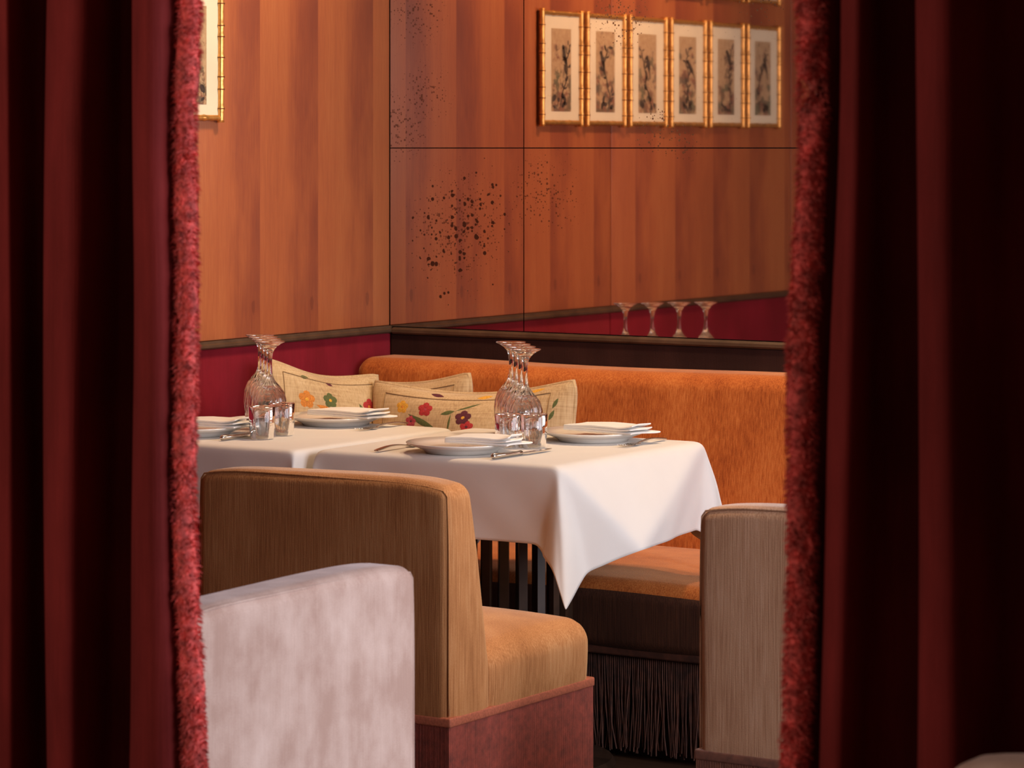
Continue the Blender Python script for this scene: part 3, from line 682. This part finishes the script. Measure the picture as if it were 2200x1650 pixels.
def brush(t, idx):                # inked bird-and-branch drawing, different on each sheet
    rr = random.Random(idx*13+5); mb = MB()
    def blobp(cy, cz, a, b_, ang, n=12):
        o = len(mb.V); V = []
        for k in range(n):
            q = 2*PI*k/n; y = a*math.cos(q)*(1+.25*rr.random()); z = b_*math.sin(q)*(1+.25*rr.random())
            V.append((.0143, max(-.056, min(.056, cy+y*math.cos(ang)-z*math.sin(ang))), max(-.126, min(.113, cz+y*math.sin(ang)+z*math.cos(ang)))))
        mb.add(V, [list(range(n))])
    y, z = rr.uniform(-.03, .03), -.12
    while z < .06:
        ang = PI/2+rr.uniform(-.7, .7); L = rr.uniform(.018, .035); blobp(y+L/2*math.cos(ang), z+L/2*math.sin(ang), L*.62, .0028, ang); y += L*math.cos(ang)*.9; z += L*math.sin(ang)*.9; y = max(-.04, min(.04, y))
        for _ in range(2):
            a2 = ang+rr.uniform(-1.4, 1.4); l2 = rr.uniform(.008, .02); blobp(y+l2*math.cos(a2), z+l2*math.sin(a2), l2*.6, l2*.22, a2)
    bz = rr.uniform(.02, .07); by = rr.uniform(-.02, .02); ba = rr.uniform(.7, 1.3)
    blobp(by, bz, .026, .0085, ba); blobp(by+.024*math.cos(ba), bz+.024*math.sin(ba), .008, .007, 0); blobp(by-.03*math.cos(ba), bz-.03*math.sin(ba), .02, .003, ba+.2)
    for _ in range(7): blobp(rr.uniform(-.045, .045), -.125+rr.random()*.035, rr.uniform(.006, .014), rr.uniform(.004, .008), rr.uniform(0, 3))
    return obj('ink_drawing', mb.mesh('ink'), M['ink'], t)
names = ('first from the mirror', 'second from the mirror', 'third from the mirror', 'fourth from the mirror', 'fifth from the mirror', 'sixth from the mirror')
specs = [(i, 0) for i in range(6)]+[(i, 1) for i in (3, 4, 5)]
for n_, (i, row) in enumerate(specs):
    t = pic0 if n_ == 0 else ctree(pic0)
    t.location = (0, PY0-i*PP, 1.7035+row*.432)
    if row == 0: t['label'] = 'gilt bamboo-framed print in the lower row on the panelled wall, %s' % names[i]
    else: t['label'] = 'gilt bamboo-framed print in the upper row, above the %s print' % names[i].split()[0]
for n_, t in enumerate([o for o in COL.objects if o.name.startswith('framed_print')]): brush(t, n_)

# ------------------------------------------------------------------ curtains in the doorway
LP = [(1.532, -3.75), (1.6326, -3.81), (1.6703, -3.8), (1.6286, -3.72), (1.6775, -3.75), (1.7345, -3.8), (1.7937, -3.83), (1.801, -3.79), (1.7618, -3.72), (1.7805, -3.72), (1.8015, -3.75), (1.8581, -3.8), (1.907, -3.825), (1.9194, -3.8), (1.8818, -3.73), (1.8908, -3.72), (1.9146, -3.75), (1.9566, -3.79), (1.9889, -3.81), (1.9991, -3.8), (1.9806, -3.75), (1.9805, -3.72), (1.9999, -3.72), (2.0282, -3.76), (2.0669, -3.8), (2.1164, -3.83), (2.1391, -3.827), (2.1412, -3.8), (2.1239, -3.75), (2.1216, -3.72), (2.1523, -3.72), (2.168, -3.75), (2.2073, -3.79), (2.2471, -3.812), (2.2676, -3.802), (2.2717, -3.78), (2.2825, -3.76)]
RP = [(3.2404, -3.76), (3.2522, -3.75), (3.2635, -3.73), (3.2622, -3.75), (3.2814, -3.78), (3.3011, -3.795), (3.309, -3.78), (3.2983, -3.72), (3.3149, -3.69), (3.3541, -3.695), (3.3658, -3.74), (3.3932, -3.79), (3.4258, -3.825), (3.4549, -3.825), (3.4697, -3.78), (3.4787, -3.72), (3.5112, -3.7), (3.5523, -3.73), (3.5697, -3.78), (3.6053, -3.82), (3.6415, -3.8), (3.6552, -3.72), (3.7028, -3.73), (3.7491, -3.8), (3.8049, -3.81), (3.8371, -3.75)]
def catmull(P, m_=7):
    P = [np.array(p) for p in P]; Q = [2*P[0]-P[1]]+P+[2*P[-1]-P[-2]]; out = []
    for i in range(1, len(Q)-2):
        for t in np.linspace(0, 1, m_, endpoint=False):
            a, b_, c, d = Q[i-1:i+3]; out.append(.5*((2*b_)+(c-a)*t+(2*a-5*b_+4*c-d)*t*t+(3*b_-a-3*c+d)*t**3))
    out.append(P[-1]); return np.array(out)
def edge_wave(z, s): return .007*math.sin(z*4.1+s)+.004*math.sin(z*11+s*2)
def curtain(P, label, edge_end, drift, s):
    prof = catmull(P); nz = 60; V = []; F = []; n = len(prof); zz = np.linspace(.012, CEIL-.004, nz)
    for z in zz:
        for i, (x, y) in enumerate(prof):
            e = i/(n-1) if edge_end else 1-i/(n-1)
            V.append((x+drift*(z-1.2)*e+.004*math.sin(z*2.3+i*.05+s)*(1+e)+edge_wave(z, s)*e**8, y+.004*math.sin(z*3.1+i*.08), z))
    for j in range(nz-1):
        for i in range(n-1): F.append([j*n+i, j*n+i+1, (j+1)*n+i+1, (j+1)*n+i])
    t = thing('curtain', label, 'curtain', (0, 0, 0), 0, 'crimson velvet curtains in the doorway')
    o = obj('drape', mesh('drape', V, F), M['curtain'], t); md = o.modifiers.new('thick', 'SOLIDIFY'); md.thickness = .004
    # brush fringe along the leading edge
    i_e = n-1 if edge_end else 0; core = []
    for j, z in enumerate(zz): v = V[j*n+i_e]; core.append((v[0]+(.004 if edge_end else -.004), v[1]-.004, z))
    rad = [.0155+.002*math.sin(z*37+s)+.0015*math.sin(z*83) for z in zz]
    Vc, Fc = tube(core, rad, 10); c = obj('fringe_core', mesh('fringe_core', Vc, Fc), M['fringe'], t)
    mb = MB(); rr = np.random.default_rng(int(s*10)+1); cz = np.array([p[2] for p in core]); cxx = np.array([p[0] for p in core]); cyy = np.array([p[1] for p in core])
    NS = 15000
    for q in range(NS):
        z = rr.uniform(.55, 1.75) if q < NS*.86 else rr.uniform(.02, CEIL-.02)
        x0 = np.interp(z, cz, cxx); y0 = np.interp(z, cz, cyy); a = rr.uniform(0, 2*PI)
        clump = .5+.5*math.sin(z*61+2*math.sin(a)+3*math.sin(z*23+s))
        L = rr.uniform(.004, .007)+.0045*clump; R0 = .0145
        ox, oy = math.cos(a), math.sin(a); dz = rr.uniform(-.9, .5); tw = rr.uniform(-.8, .8)
        p0 = np.array([x0+ox*R0, y0+oy*R0, z]); d = np.array([ox*math.cos(tw)-oy*math.sin(tw), oy*math.cos(tw)+ox*math.sin(tw), dz]); d /= np.linalg.norm(d)
        p1 = p0+d*L*.55; d2 = d+np.array([0, 0, -.6]); d2 /= np.linalg.norm(d2); p2 = p1+d2*L*.55
        sd = np.cross(d, [rr.normal(), rr.normal(), rr.normal()]); sd /= (np.linalg.norm(sd)+1e-9); sd *= .0008
        mb.add([p0-sd, p0+sd, p1+sd*.9, p1-sd*.9, p2], [[0, 1, 2, 3], [3, 2, 4]])
    f = obj('brush_fringe', mb.mesh('brush_fringe', True), M['fringe'], t); f['kind'] = 'stuff'
    return t
curtain(LP, 'crimson velvet curtain with brush fringe on the left of the doorway', True, .004, .4)
curtain(RP, 'crimson velvet curtain with brush fringe on the right of the doorway', False, .012, 2.1)
